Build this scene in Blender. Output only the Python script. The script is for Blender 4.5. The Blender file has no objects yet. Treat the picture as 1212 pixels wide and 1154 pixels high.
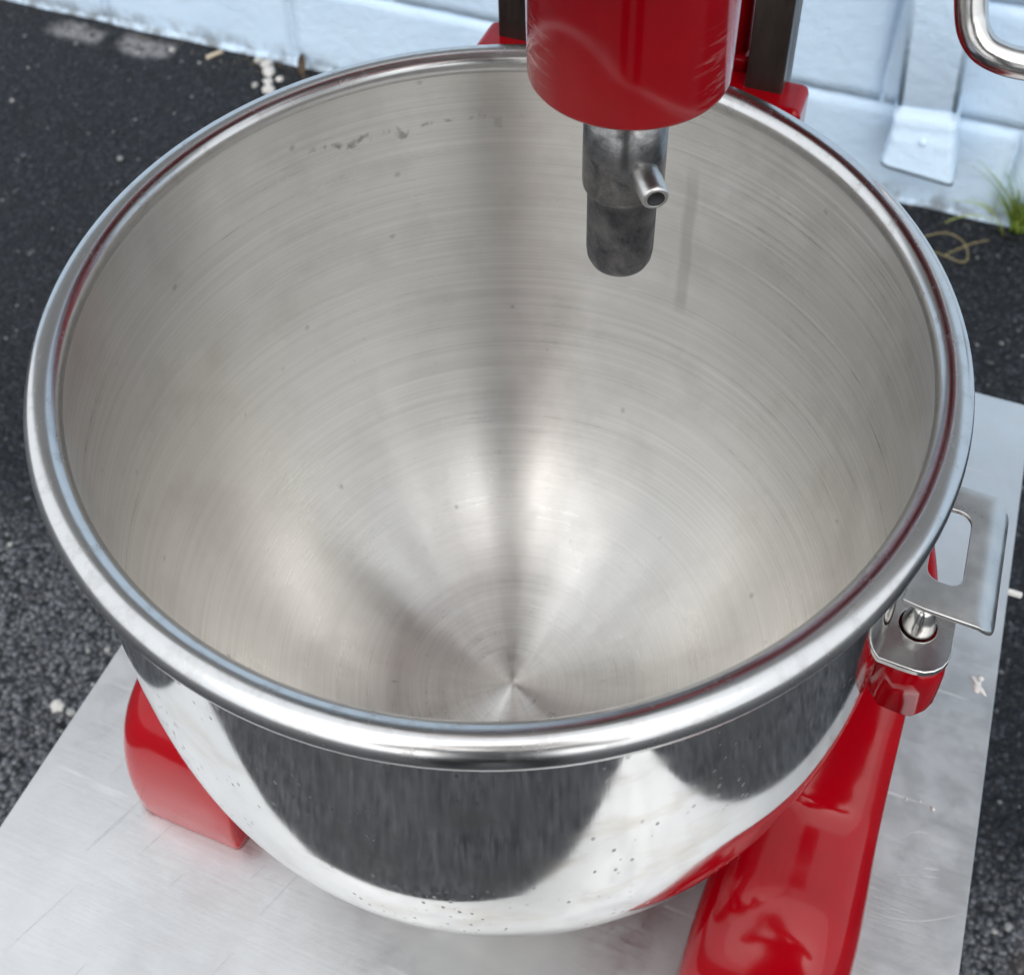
import bpy, bmesh, math, random
from mathutils import Vector, Matrix, noise as mnoise
random.seed(7)
S = bpy.context.scene
C = S.collection
R = math.radians
Z0 = 1.0                      # height of the bowl rim above the ground

# ------------------------------------------------------------------ camera
cd = bpy.data.cameras.new('camera'); cam = bpy.data.objects.new('camera', cd); C.objects.link(cam)
F, PPX, PPY = 1515.4, 604.35, 283.96            # pixels of the 1212 x 1154 photograph
pitch, yaw, roll = 0.75566, -0.39544, -0.02831
fw = Vector((math.sin(yaw)*math.cos(pitch), math.cos(yaw)*math.cos(pitch), -math.sin(pitch)))
rt = Vector((math.cos(yaw), -math.sin(yaw), 0)); up = rt.cross(fw)
r2 = math.cos(roll)*rt + math.sin(roll)*up; u2 = -math.sin(roll)*rt + math.cos(roll)*up
M = Matrix((r2, u2, -fw)).transposed().to_4x4()
M.translation = Vector((0.13223, -0.30193, 0.34958 + Z0))
cam.matrix_world = M
cd.sensor_fit = 'HORIZONTAL'; cd.sensor_width = 36.0; cd.lens = F/1212*36
cd.shift_x = (606-PPX)/1212; cd.shift_y = (PPY-577)/1212
cd.clip_start = 0.01; cd.clip_end = 400
cd.dof.use_dof = True; cd.dof.focus_distance = 0.47; cd.dof.aperture_fstop = 20
S.camera = cam

# ------------------------------------------------------------------ sky, sun, exposure
SUN_EL, SUN_AZ = R(46), R(165)                  # azimuth clockwise from +Y
w = bpy.data.worlds.new('World'); S.world = w; w.use_nodes = True
nt = w.node_tree; bg = nt.nodes['Background']
sky = nt.nodes.new('ShaderNodeTexSky'); sky.sky_type = 'NISHITA'; sky.sun_disc = False
sky.sun_elevation = SUN_EL; sky.sun_rotation = SUN_AZ
sky.air_density = 1.0; sky.dust_density = 6.0; sky.ozone_density = 1.0
hs = nt.nodes.new('ShaderNodeHueSaturation'); hs.inputs['Saturation'].default_value = 0.25   # thin overcast
ov = nt.nodes.new('ShaderNodeMix'); ov.data_type = 'RGBA'; ov.inputs[0].default_value = 0.75; ov.inputs[7].default_value = (7.6, 7.9, 8.2, 1)   # even cloud layer
nt.links.new(sky.outputs[0], hs.inputs['Color']); nt.links.new(hs.outputs[0], ov.inputs[6]); nt.links.new(ov.outputs[2], bg.inputs['Color'])
bg.inputs['Strength'].default_value = 0.15
sl = bpy.data.lights.new('sun', 'SUN'); sl.energy = 0.8; sl.angle = R(80); sl.color = (1, 0.96, 0.9)
so = bpy.data.objects.new('sun', sl); C.objects.link(so)
sd = Vector((math.sin(SUN_AZ)*math.cos(SUN_EL), math.cos(SUN_AZ)*math.cos(SUN_EL), math.sin(SUN_EL)))
so.rotation_euler = sd.to_track_quat('Z', 'Y').to_euler(); so.location = (0, 0, 8)
vs = S.view_settings; vs.view_transform = 'Standard'; vs.look = 'None'; vs.gamma = 1; vs.exposure = 0.38
vs.use_curve_mapping = False

# ------------------------------------------------------------------ helpers
def obj(name, bm, mat, parent=None, smooth=True, kind=None):
    me = bpy.data.meshes.new(name)
    bmesh.ops.recalc_face_normals(bm, faces=bm.faces)
    bm.to_mesh(me); bm.free()
    return link(name, me, mat, parent, smooth, kind)
def link(name, me, mat, parent=None, smooth=True, kind=None):
    for m in (mat if isinstance(mat, (list, tuple)) else [mat]): me.materials.append(m)
    if smooth:
        for q in me.polygons: q.use_smooth = True
    o = bpy.data.objects.new(name, me); C.objects.link(o)
    if parent: o.parent = parent
    if kind: o['kind'] = kind
    return o
def tag(o, label, cat, group=None):
    o['label'] = label; o['category'] = cat
    if group: o['group'] = group
    return o
def thing(name, label, cat, loc=(0, 0, 0), group=None):
    o = bpy.data.objects.new(name, None); C.objects.link(o); o.location = loc; o.empty_display_size = .05
    return tag(o, label, cat, group)
def mod_bevel(o, wd, seg=2, ang=35):
    m = o.modifiers.new('bevel', 'BEVEL'); m.width = wd; m.segments = seg; m.limit_method = 'ANGLE'; m.angle_limit = R(ang)
    m.harden_normals = True
    return o
def mod_wn(o):
    m = o.modifiers.new('wn', 'WEIGHTED_NORMAL'); m.weight = 100; m.keep_sharp = True; return o
def mod_sub(o, n=2):
    m = o.modifiers.new('sub', 'SUBSURF'); m.levels = n; m.render_levels = n; return o
def box(bm, x0, x1, y0, y1, z0, z1):
    v = [bm.verts.new(p) for p in ((x0,y0,z0),(x1,y0,z0),(x1,y1,z0),(x0,y1,z0),(x0,y0,z1),(x1,y0,z1),(x1,y1,z1),(x0,y1,z1))]
    for f in ((3,2,1,0),(4,5,6,7),(0,1,5,4),(1,2,6,5),(2,3,7,6),(3,0,4,7)): bm.faces.new([v[i] for i in f])
    return v
def bx(*a):
    bm = bmesh.new(); box(bm, *a); return bm
def lathe(bm, prof, n=64, c=(0, 0), closed=False):
    """prof: (r, z) pairs turned about the vertical through c"""
    rings = []
    for r, z in prof:
        if r < 1e-6: rings.append([bm.verts.new((c[0], c[1], z))])
        else: rings.append([bm.verts.new((c[0]+r*math.cos(2*math.pi*i/n), c[1]+r*math.sin(2*math.pi*i/n), z)) for i in range(n)])
    pairs = list(zip(rings, rings[1:])) + ([(rings[-1], rings[0])] if closed else [])
    out = []
    for a, b in pairs:
        for i in range(n):
            j = (i+1) % n
            if len(a) == 1 and len(b) == 1: continue
            if len(a) == 1: out.append(bm.faces.new((a[0], b[i], b[j])))
            elif len(b) == 1: out.append(bm.faces.new((a[i], b[0], a[j])))
            else: out.append(bm.faces.new((a[i], b[i], b[j], a[j])))
    return out
def tube(bm, pts, rad, n=16, cap=True):
    pts = [Vector(p) for p in pts]; rings = []
    N = None
    for i, p in enumerate(pts):
        t = (pts[min(i+1, len(pts)-1)] - pts[max(i-1, 0)]).normalized()
        if N is None: N = t.orthogonal().normalized()
        N = (N - t*N.dot(t)).normalized(); B = t.cross(N)
        r = rad[i] if isinstance(rad, (list, tuple)) else rad
        rings.append([bm.verts.new(p + r*(math.cos(2*math.pi*k/n)*N + math.sin(2*math.pi*k/n)*B)) for k in range(n)])
    for a, b in zip(rings, rings[1:]):
        for k in range(n): bm.faces.new((a[k], b[k], b[(k+1) % n], a[(k+1) % n]))
    if cap: bm.faces.new(rings[0][::-1]); bm.faces.new(rings[-1])
def smoothpath(pts, n=8):
    pts = [Vector(p) for p in pts]; out = []
    P = [2*pts[0]-pts[1]] + pts + [2*pts[-1]-pts[-2]]
    for i in range(1, len(P)-2):
        for k in range(n):
            t = k/n; a, b, c, d = P[i-1], P[i], P[i+1], P[i+2]
            out.append(.5*((2*b)+(c-a)*t+(2*a-5*b+4*c-d)*t*t+(3*b-a-3*c+d)*t**3))
    out.append(pts[-1]); return out
def loft(bm, loops, cap=True):
    L = [[bm.verts.new(p) for p in lp] for lp in loops]; n = len(L[0])
    for a, b in zip(L, L[1:]):
        for k in range(n): bm.faces.new((a[k], a[(k+1) % n], b[(k+1) % n], b[k]))
    if cap: bm.faces.new(L[0][::-1]); bm.faces.new(L[-1])

# ------------------------------------------------------------------ materials
class NT:
    def __init__(s, name):
        s.m = bpy.data.materials.new(name); s.m.use_nodes = True; s.t = s.m.node_tree; s.b = s.t.nodes['Principled BSDF']
    def n(s, typ, **kw):
        o = s.t.nodes.new(typ)
        for k, v in kw.items():
            if k.startswith('_'): setattr(o, k[1:], v)
            else:
                key = int(k[1:]) if k[0] == 'i' and k[1:].isdigit() else k.replace('__', ' ')
                s.set(o.inputs[key], v)
        return o
    def set(s, inp, v):
        if isinstance(v, bpy.types.NodeSocket): s.t.links.new(v, inp)
        elif isinstance(v, bpy.types.Node): s.t.links.new(v.outputs[0], inp)
        else: inp.default_value = v
    def P(s, **kw):
        for k, v in kw.items(): s.set(s.b.inputs[k.replace('__', ' ')], v)
        return s.m
    def math(s, op, a, b=0.0, c=0.0, clamp=False):
        o = s.n('ShaderNodeMath', _operation=op, i0=a, i1=b, i2=c); o.use_clamp = clamp; return o.outputs[0]
    def coord(s, which='Object'): return s.n('ShaderNodeTexCoord').outputs[which]
    def attr(s, name): return s.n('ShaderNodeAttribute', _attribute_name=name).outputs['Vector']
    def scale(s, vec, sc, loc=(0, 0, 0)): return s.n('ShaderNodeMapping', Vector=vec, Scale=sc, Location=loc).outputs[0]
    def noise(s, vec, scale, detail=4, rough=.55, dist=0): return s.n('ShaderNodeTexNoise', Vector=vec, Scale=scale, Detail=detail, Roughness=rough, Distortion=dist).outputs[0]
    def voro(s, vec, scale, feat='F1', out='Distance', rnd=1.0):
        o = s.n('ShaderNodeTexVoronoi', _feature=feat, Vector=vec, Scale=scale, Randomness=rnd); return o.outputs[out]
    def ramp(s, fac, stops, interp='LINEAR'):
        o = s.n('ShaderNodeValToRGB', Fac=fac); e = o.color_ramp; e.interpolation = interp
        while len(e.elements) < len(stops): e.elements.new(.5)
        for el, (p, c) in zip(e.elements, stops):
            el.position = p; el.color = (c, c, c, 1) if isinstance(c, (int, float)) else (*c, 1)
        return o.outputs[0]
    def mix(s, fac, a, b, mode='MIX'):
        o = s.n('ShaderNodeMix', _data_type='RGBA', _blend_type=mode)
        s.set(o.inputs[0], fac)
        for i, v in ((6, a), (7, b)): s.set(o.inputs[i], (*v, 1) if isinstance(v, tuple) and len(v) == 3 else v)
        return o.outputs[2]
    def rng(s, v, a, b, c=0.0, d=1.0, smooth=False):
        o = s.n('ShaderNodeMapRange', Value=v); o.interpolation_type = 'SMOOTHSTEP' if smooth else 'LINEAR'
        for i, q in zip((1, 2, 3, 4), (a, b, c, d)): s.set(o.inputs[i], q)
        return o.outputs[0]
    def bump(s, h, strength, dist, normal=None):
        o = s.n('ShaderNodeBump', Strength=strength, Distance=dist, Height=h)
        if normal: s.set(o.inputs['Normal'], normal)
        return o.outputs[0]
    def sep(s, v): return s.n('ShaderNodeSeparateXYZ', Vector=v).outputs

def m_bowl_inside():
    k = NT('brushed_steel_inside')
    ring = k.attr('ring')                                # (cos a, sin a, distance along the profile)
    x, y, d = k.sep(ring)
    streak = k.noise(k.scale(ring, (.9, .9, 1100)), 1, 1, .5)
    streak2 = k.noise(k.scale(ring, (1.5, 1.5, 420)), 1, 2, .5, .1)
    blot = k.noise(k.scale(ring, (4, 4, 22)), 1, 5, .6)
    smear = k.noise(k.scale(ring, (14, 14, 60)), 1, 3, .5)
    st = k.math('ADD', k.math('MULTIPLY', streak, .6), k.math('MULTIPLY', streak2, .4))
    col = k.mix(k.rng(st, .3, .7), (.725, .71, .682), (.885, .87, .843))
    cloud = k.noise(k.scale(ring, (2.2, 2.2, 14)), 1, 6, .62, .6)
    col = k.mix(k.math('MULTIPLY', k.rng(blot, .48, .72), .45), col, (.58, .56, .525))
    col = k.mix(k.math('MULTIPLY', k.rng(cloud, .52, .7), .35), col, (.90, .89, .87))
    # water run and dull smears
    ang = k.math('ARCTAN2', y, x)
    wob = k.math('MULTIPLY', k.math('SUBTRACT', k.noise(k.scale(ring, (1, 1, 30)), 1, 2), .5), .03)
    aw = k.math('ADD', ang, wob)
    run = k.math('MULTIPLY', k.rng(k.math('ABSOLUTE', k.math('SUBTRACT', aw, DRIP_A)), .012, .026, 1, 0),
                 k.math('MULTIPLY', k.rng(d, .044, .062), k.rng(d, .136, .146, 1, 0)))
    spots = k.math('MULTIPLY', k.rng(k.voro(k.scale(ring, (9, 9, 55)), 1), .05, .13, 1, 0), k.rng(smear, .52, .6))
    dirt = k.math('MAXIMUM', k.math('MULTIPLY', run, .38), k.math('MULTIPLY', spots, .45), 0, True)
    line = k.math('MULTIPLY', k.rng(k.math('ABSOLUTE', k.math('SUBTRACT', d, k.math('ADD', .026, k.math('MULTIPLY', smear, .022)))), .0008, .0022, 1, 0),
                  k.math('MULTIPLY', k.rng(k.math('ABSOLUTE', k.math('SUBTRACT', ang, 2.27)), .2, .42, 1, 0), k.rng(k.noise(k.scale(ring, (30, 30, 80)), 1, 3), .45, .6)))
    dirt = k.math('MAXIMUM', dirt, k.math('MULTIPLY', line, .7))
    sv = k.n('ShaderNodeCombineXYZ', X=k.math('ADD', k.math('MULTIPLY', ang, 5.0), k.math('MULTIPLY', d, 26.0)), Y=k.math('SUBTRACT', k.math('MULTIPLY', d, 420.0), k.math('MULTIPLY', ang, 14.0))).outputs[0]
    stray = k.math('MULTIPLY', k.rng(k.noise(sv, 1, 2, .5), .70, .76), k.rng(k.noise(k.scale(ring, (3, 3, 9)), 1, 2), .48, .6))
    col = k.mix(k.math('MULTIPLY', stray, .5), col, (.93, .92, .90))
    col = k.mix(dirt, col, (.30, .285, .26))
    rough = k.rng(st, .3, .7, .28, .36)
    rough = k.math('ADD', k.math('ADD', rough, k.rng(cloud, .4, .7, -.03, .05)), k.math('MULTIPLY', dirt, .15))
    b = k.bump(streak2, .13, .0004)
    tan = k.n('ShaderNodeTangent', _direction_type='RADIAL', _axis='Z')
    return k.P(Base__Color=col, Metallic=1.0, Roughness=rough, Anisotropic=1.0, Anisotropic__Rotation=.25, Tangent=tan.outputs[0], Normal=b)
def m_bowl_outside():
    k = NT('polished_steel_outside')
    ring = k.attr('ring')
    brush = k.noise(k.scale(ring, (160, 160, 9)), 1, 3, .6)
    drops = k.math('MULTIPLY', k.rng(k.voro(k.scale(ring, (44, 44, 130)), 1), .15, .24, 1, 0), k.rng(k.noise(k.scale(ring, (5, 5, 14)), 1, 2), .46, .56))
    film = k.noise(k.scale(ring, (5, 5, 40)), 1, 5, .6)
    stain = k.math('MULTIPLY', k.rng(film, .53, .70), .65)
    col = k.mix(stain, (.73, .73, .72), (.55, .50, .42))
    col = k.mix(k.math('MULTIPLY', drops, .75), col, (.33, .32, .30))
    rough = k.math('ADD', k.rng(film, .4, .8, .055, .13), k.math('MULTIPLY', drops, .22))
    return k.P(Base__Color=col, Metallic=1.0, Roughness=rough, Normal=k.bump(brush, .015, .0005))
def m_rim():
    k = NT('rolled_steel_rim')
    ring = k.attr('ring')
    s = k.noise(k.scale(ring, (5, 5, 700)), 1, 3, .6)
    sc = k.noise(k.scale(ring, (26, 26, 140)), 1, 4, .6)
    col = k.mix(k.rng(sc, .5, .8), (.62, .62, .62), (.50, .49, .48))
    return k.P(Base__Color=col, Metallic=1.0, Roughness=k.math('ADD', k.rng(s, .3, .7, .19, .25), k.rng(sc, .55, .75, 0, .10)), Normal=k.bump(s, .12, .0003))
def m_red():
    k = NT('red_enamel')
    o = k.coord('Object')
    peel = k.noise(o, 130, 2, .5)
    dirt = k.noise(o, 28, 5, .65)
    col = k.mix(k.rng(dirt, .35, .75), (.345, .0003, .0055), (.285, .0003, .0045))
    return k.P(Base__Color=col, Roughness=k.rng(dirt, .35, .8, .09, .20), Normal=k.bump(peel, .05, .0008), Specular__IOR__Level=.34)
def m_red_chipped():
    k = NT('red_enamel_scratched')
    o = k.coord('Object')
    dirt = k.noise(o, 28, 5, .65)
    x, y, z = k.sep(o)
    st = k.noise(k.n('ShaderNodeMapping', Vector=o, Rotation=(0, R(-35), 0), Scale=(70, 70, 520)).outputs[0], 1, 3, .6)
    zone = k.math('MULTIPLY', k.rng(z, .001, .006), k.rng(z, .024, .034, 1, 0))
    zx = k.math('MAXIMUM', k.rng(x, -.026, -.014, 1, 0), k.math('MULTIPLY', k.rng(x, .026, .031), .45))
    blob = k.rng(k.noise(o, 60, 3), .42, .6)
    scr = k.math('MULTIPLY', k.math('MULTIPLY', k.rng(st, .52, .68), blob), k.math('MULTIPLY', zone, zx))
    base = k.mix(k.rng(dirt, .35, .75), (.345, .0003, .0055), (.285, .0003, .0045))
    col = k.mix(k.math('MULTIPLY', scr, .55), base, (.75, .50, .47))
    return k.P(Base__Color=col, Roughness=k.math('ADD', k.rng(dirt, .4, .8, .07, .16), k.math('MULTIPLY', scr, .3)))
def m_dark_steel():
    k = NT('oily_slide_steel')
    o = k.coord('Object')
    a = k.noise(k.scale(o, (60, 60, 14)), 1, 5, .6); f = k.noise(k.scale(o, (420, 420, 30)), 1, 2)
    col = k.mix(k.rng(a, .35, .7), (.10, .085, .075), (.035, .025, .02))
    return k.P(Base__Color=col, Metallic=.75, Roughness=k.rng(a, .3, .7, .28, .5), Normal=k.bump(f, .12, .0004))
def m_shaft():
    k = NT('worn_shaft_steel')
    o = k.coord('Object')
    a = k.noise(k.scale(o, (95, 95, 75)), 1, 7, .72, .3); b2 = k.noise(k.scale(o, (60, 60, 900)), 1, 2)
    z = k.sep(o)[2]
    grey = k.mix(k.rng(a, .32, .68), (.07, .07, .078), (.34, .335, .33))
    low = k.mix(k.rng(a, .38, .7), (.075, .076, .088), (.28, .275, .275))
    col = k.mix(k.rng(z, .036, .040), low, grey)
    return k.P(Base__Color=col, Metallic=.9, Roughness=k.math('ADD', k.rng(z, .034, .042, .44, .22), k.rng(a, .3, .8, .08, -.04)), Normal=k.bump(k.math('ADD', b2, a), .1, .0005))
def m_steel(name, c=.62, r=.3, sc=60):
    k = NT(name)
    o = k.coord('Object')
    a = k.noise(o, sc, 5, .6); g = k.noise(o, sc*9, 2)
    col = k.mix(k.rng(a, .3, .7), (c*.82, c*.81, c*.79), (c*1.08, c*1.07, c*1.05))
    return k.P(Base__Color=col, Metallic=1.0, Roughness=k.rng(a, .3, .75, r*.8, r*1.35), Normal=k.bump(g, .06, .0004))
def m_table():
    k = NT('brushed_sheet_metal')
    o = k.coord('Object')
    st = k.noise(k.scale(o, (26, 420, 1)), 1, 4, .6, .2)
    cl = k.noise(o, 9, 5, .6); mott = k.noise(o, 55, 4, .6)
    sc = k.voro(k.scale(o, (16, 90, 1)), 1, 'DISTANCE_TO_EDGE')
    rot = k.n('ShaderNodeMapping', Vector=o, Rotation=(0, 0, .9), Scale=(10, 170, 1)).outputs[0]
    sc2 = k.noise(rot, 1, 2, .5)
    col = k.mix(k.rng(cl, .35, .7), (.63, .632, .635), (.75, .75, .75))
    col = k.mix(k.rng(sc2, .68, .74, 0, .35), col, (.9, .9, .9))
    rough = k.math('ADD', k.rng(st, .3, .7, .29, .34), k.rng(mott, .40, .75, 0, .16))
    rough = k.math('ADD', rough, k.rng(sc2, .66, .74, 0, .15))
    return k.P(Base__Color=col, Metallic=1.0, Roughness=rough, Normal=k.bump(k.math('ADD', k.math('MULTIPLY', st, .5), k.math('ADD', k.math('MULTIPLY', mott, .8), k.math('MULTIPLY', cl, 4))), .10, .0008))
def m_asphalt():
    k = NT('asphalt')
    o = k.coord('Object')
    x, y, z = k.sep(o)
    fine = k.noise(o, 420, 3, .6); mid = k.noise(o, 60, 5, .65); big = k.noise(o, 2.6, 4, .6)
    ag = k.voro(o, 190); agc = k.voro(o, 190, 'F1', 'Color'); ag2 = k.voro(o, 75)
    # a sealed, darker strip runs along the foot of the wall; older grey asphalt in front of it
    edge = k.math('ADD', y, k.math('MULTIPLY', k.math('SUBTRACT', k.noise(o, 7, 5, .6), .5), .12))
    seal = k.rng(edge, .24, .38, 0, 1, True)
    old = k.mix(k.rng(agc, .35, .95), (.10, .104, .116), (.34, .345, .365))
    new = k.mix(k.rng(agc, .5, 1), (.0070, .0085, .0125), (.075, .082, .100))
    col = k.mix(seal, old, new)
    col = k.mix(k.rng(ag, .45, .75), col, (.008, .0085, .010))
    col = k.mix(k.math('MULTIPLY', k.rng(mid, .60, .75, 0, .6), k.math('SUBTRACT', 1.0, k.math('MULTIPLY', seal, .7))), col, (.10, .10, .105))
    col = k.mix(k.rng(big, .35, .7, 0, .35), col, (.02, .021, .024))
    # scuffed traces of pale paint by the wall
    px = k.math('ADD', x, k.math('MULTIPLY', k.noise(o, 14, 4), .06))
    dy = k.math('ABSOLUTE', k.math('SUBTRACT', y, k.math('ADD', 1.235, k.math('MULTIPLY', k.noise(o, 9, 3), .06))))
    paint = k.math('MULTIPLY', k.rng(dy, .012, .03, 1, 0), k.math('MULTIPLY', k.rng(px, -1.43, -1.39), k.rng(px, -1.17, -1.14, 1, 0)))
    gap = k.rng(k.math('ABSOLUTE', k.math('ADD', px, 1.285)), .01, .03)
    paint = k.math('MULTIPLY', k.math('MULTIPLY', paint, gap), k.rng(mid, .36, .5, 0, .8))
    col = k.mix(paint, col, (.33, .32, .33))
    h = k.math('ADD', k.math('MULTIPLY', k.rng(ag, 0, .7, 1, 0), .7), k.math('ADD', k.math('MULTIPLY', fine, .35), k.rng(ag2, 0, .8, .8, 0)))
    return k.P(Base__Color=col, Roughness=k.rng(fine, .3, .7, .32, .7), Normal=k.bump(h, 1.0, .009), Specular__IOR__Level=.28)
def m_stone():
    k = NT('stone_chips')
    o = k.n('ShaderNodeObjectInfo'); a = k.n('ShaderNodeAttribute', _attribute_name='tone').outputs['Fac']
    col = k.ramp(a, [(0, (.025, .027, .031)), (.5, (.11, .112, .12)), (.85, (.28, .275, .265)), (1, (.55, .53, .50))])
    return k.P(Base__Color=col, Roughness=.55)
def m_paint_wall():
    k = NT('pale_blue_masonry_paint')
    g = k.n('ShaderNodeNewGeometry').outputs['Position']
    a = k.noise(g, 7, 5, .6); f = k.noise(g, 45, 6, .62, .3); pit = k.voro(g, 60); h2 = k.noise(g, 190, 3)
    st = k.noise(k.scale(g, (12, 12, 1.5)), 1, 4)
    col = k.mix(k.rng(a, .3, .75), (.53, .68, .84), (.59, .735, .88))
    col = k.mix(k.rng(st, .58, .8, 0, .4), col, (.53, .64, .74))
    z = k.sep(g)[2]
    dirt = k.math('MULTIPLY', k.rng(z, .045, .004), k.rng(k.noise(g, 26, 5, .65), .42, .60))
    col = k.mix(k.math('MULTIPLY', dirt, .8), col, (.10, .095, .085))
    hh = k.math('ADD', k.math('MULTIPLY', f, 1.4), k.math('ADD', k.math('MULTIPLY', h2, .3), k.rng(pit, .02, .16, -.5, 0)))
    return k.P(Base__Color=col, Roughness=.55, Normal=k.bump(hh, .40, .006))
def m_plain(name, col, rough=.6, metal=0, var=.15, sc=40, bump=.1):
    k = NT(name); o = k.coord('Object'); a = k.noise(o, sc, 4, .6)
    c2 = tuple(v*(1-var) for v in col)
    return k.P(Base__Color=k.mix(k.rng(a, .3, .7), col, c2), Roughness=rough, Metallic=metal, Normal=k.bump(a, bump, .001))
def m_leaf(name, c1, c2):
    k = NT(name); t = k.n('ShaderNodeAttribute', _attribute_name='tone').outputs['Fac']
    return k.P(Base__Color=k.mix(t, c1, c2), Roughness=.5, Subsurface__Weight=0.0)

DRIP_A = 1.355
def m_upper():  # unseen upper courses; grey tone invented to darken their reflection in the metal
    k = NT('darkened_upper_wall'); g = k.n('ShaderNodeNewGeometry').outputs['Position']
    a = k.noise(g, 5, 5, .6)
    return k.P(Base__Color=k.mix(k.rng(a, .3, .7), (.11, .105, .10), (.15, .145, .14)), Roughness=.7, Normal=k.bump(k.noise(g, 60, 4), .3, .004))
MAT = dict(litter=m_plain('leaf_litter', (.16, .12, .08), .8, 0, .7, 30), upper=m_upper(), inside=m_bowl_inside(), outside=m_bowl_outside(), rim=m_rim(), red=m_red(), redchip=m_red_chipped(), slide=m_dark_steel(),
           shaft=m_shaft(), steel=m_steel('satin_steel', .6, .3), bright=m_steel('bright_steel', .66, .2), table=m_table(),
           asphalt=m_asphalt(), stone=m_stone(), wall=m_paint_wall(), hole=m_plain('dark_bore', (.02, .02, .022), .7),
           grass=m_leaf('grass_blade', (.16, .30, .035), (.42, .50, .10)), straw=m_leaf('dry_straw', (.22, .18, .08), (.34, .28, .13)),
           deadleaf=m_plain('dead_leaf', (.09, .055, .03), .6, 0, .5, 90), chip=m_plain('wood_chip', (.52, .44, .32), .7),
           white=m_plain('white_fleck', (.75, .74, .71), .6), rubber=m_plain('black_rubber', (.02, .02, .02), .6),
           knob=m_plain('black_knob', (.015, .015, .015), .3), concrete=m_plain('grey_fines', (.30, .29, .27), .9))

# ------------------------------------------------------------------ ground
bm = bmesh.new()
g = 60
vv = [bm.verts.new(p) for p in ((-g, -g, 0), (g, -g, 0), (g, g, 0), (-g, g, 0))]; bm.faces.new(vv)
obj('ground', bm, MAT['asphalt'], smooth=False, kind='structure')

_b = bmesh.new(); bmesh.ops.create_icosphere(_b, subdivisions=1, radius=1)
ICO_V = [v.co.copy() for v in _b.verts]; ICO_F = [[v.index for v in f.verts] for f in _b.faces]; _b.free()
# loose grit and proud aggregate
GV, GF, GT = [], [], []
for i in range(11000):
    x = random.uniform(-1.75, .75); y = random.uniform(-.35, 1.30)
    if -.22 < x < .2 and -.2 < y < .33: continue
    front = y + .05*mnoise.noise((x*6, y*6, 0)) < .33
    if not front and random.random() < .5: continue
    r = random.uniform(.0012, .0030) if random.random() < .93 else random.uniform(.0033, .0055)
    t = random.random()**2.0*(.92 if front else .70)
    if random.random() < .02: t = random.uniform(.75, 1)
    a = random.uniform(0, 6.3); ca, sa = math.cos(a), math.sin(a); sx, sy = r*random.uniform(.8, 1.35), r*random.uniform(.7, 1.1)
    o = len(GV)
    for v in ICO_V:
        px, py, pz = v.x*sx+random.uniform(-.2, .2)*r, v.y*sy+random.uniform(-.2, .2)*r, v.z*r*.55+random.uniform(-.12, .12)*r
        GV.append((x+px*ca-py*sa, y+px*sa+py*ca, r*.12+pz)); GT.append(t)
    GF += [[o+q for q in f] for f in ICO_F]
me = bpy.data.meshes.new('loose_grit'); me.from_pydata(GV, [], GF)
me.attributes.new('tone', 'FLOAT', 'POINT').data.foreach_set('value', GT)
link('loose_grit', me, MAT['stone'], smooth=False, kind='stuff')

# ------------------------------------------------------------------ block wall
YW = 1.322
wall = thing('block_wall', 'pale blue painted concrete block wall behind the red mixer', 'wall', (0, YW, 0))
BL, BH, J = .405, .2, .007
bm = bmesh.new(); box(bm, -6.0, 4.3, -.0035, .20, -.02, 5.4)
obj('mortar_bed', bm, MAT['wall'], wall, smooth=False)
def block_mesh(L, seed):
    bm = bmesh.new(); random.seed(seed)
    nx, nz = 20, 10
    x0, x1, z0, z1 = J/2, L-J/2, J/2, BH-J/2
    G = [[bm.verts.new((x0+(x1-x0)*i/nx, 0, z0+(z1-z0)*k/nz)) for i in range(nx+1)] for k in range(nz+1)]
    for k in range(nz+1):
        for i in range(nx+1):
            v = G[k][i]; e = (i in (0, nx)) + (k in (0, nz))
            v.co.y = random.uniform(-.0006, .0006) + (.0007 if e == 1 else .0012 if e == 2 else 0)
            if e: v.co.x += random.uniform(-.0012, .0012); v.co.z += random.uniform(-.0012, .0012)
    for k in range(nz):
        for i in range(nx): bm.faces.new((G[k][i], G[k][i+1], G[k+1][i+1], G[k+1][i]))
    edge = [G[0][i] for i in range(nx+1)] + [G[k][nx] for k in range(1, nz+1)] + [G[nz][i] for i in range(nx-1, -1, -1)] + [G[k][0] for k in range(nz-1, 0, -1)]
    back = [bm.verts.new((v.co.x, .012, v.co.z)) for v in edge]
    n = len(edge)
    for i in range(n): bm.faces.new((edge[i], back[i], back[(i+1) % n], edge[(i+1) % n]))
    me = bpy.data.meshes.new('block'); bmesh.ops.recalc_face_normals(bm, faces=bm.faces); bm.to_mesh(me); bm.free()
    me.materials.append(MAT['wall'])
    for q in me.polygons: q.use_smooth = True
    return me
bms = [block_mesh(BL, s) for s in range(6)]
ZB = -.025                                            # first course partly below grade
rest = bmesh.new(); top = bmesh.new()
for c in range(27):
    off = .062 + (BL/2 if c % 2 == 0 else 0)
    for i in range(-14, 15):
        x = off + i*BL
        if x < -5.9 or x+BL > 4.3: continue
        if c < 6 and -3.2 < x < 2.2:
            o = bpy.data.objects.new('block', bms[(i*7+c*3) % 6]); C.objects.link(o); o.parent = wall
            o.location = (x, -.006+random.uniform(-.001, .001), ZB+c*BH)
        else:
            box(rest if c < 11 else top, x+J/2, x+BL-J/2, -.005, .012, ZB+c*BH+J/2, ZB+(c+1)*BH-J/2)
obj('plain_blocks', rest, MAT['wall'], wall, smooth=False, kind='stuff')
obj('upper_blocks', top, MAT['upper'], wall, smooth=False, kind='stuff')
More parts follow.
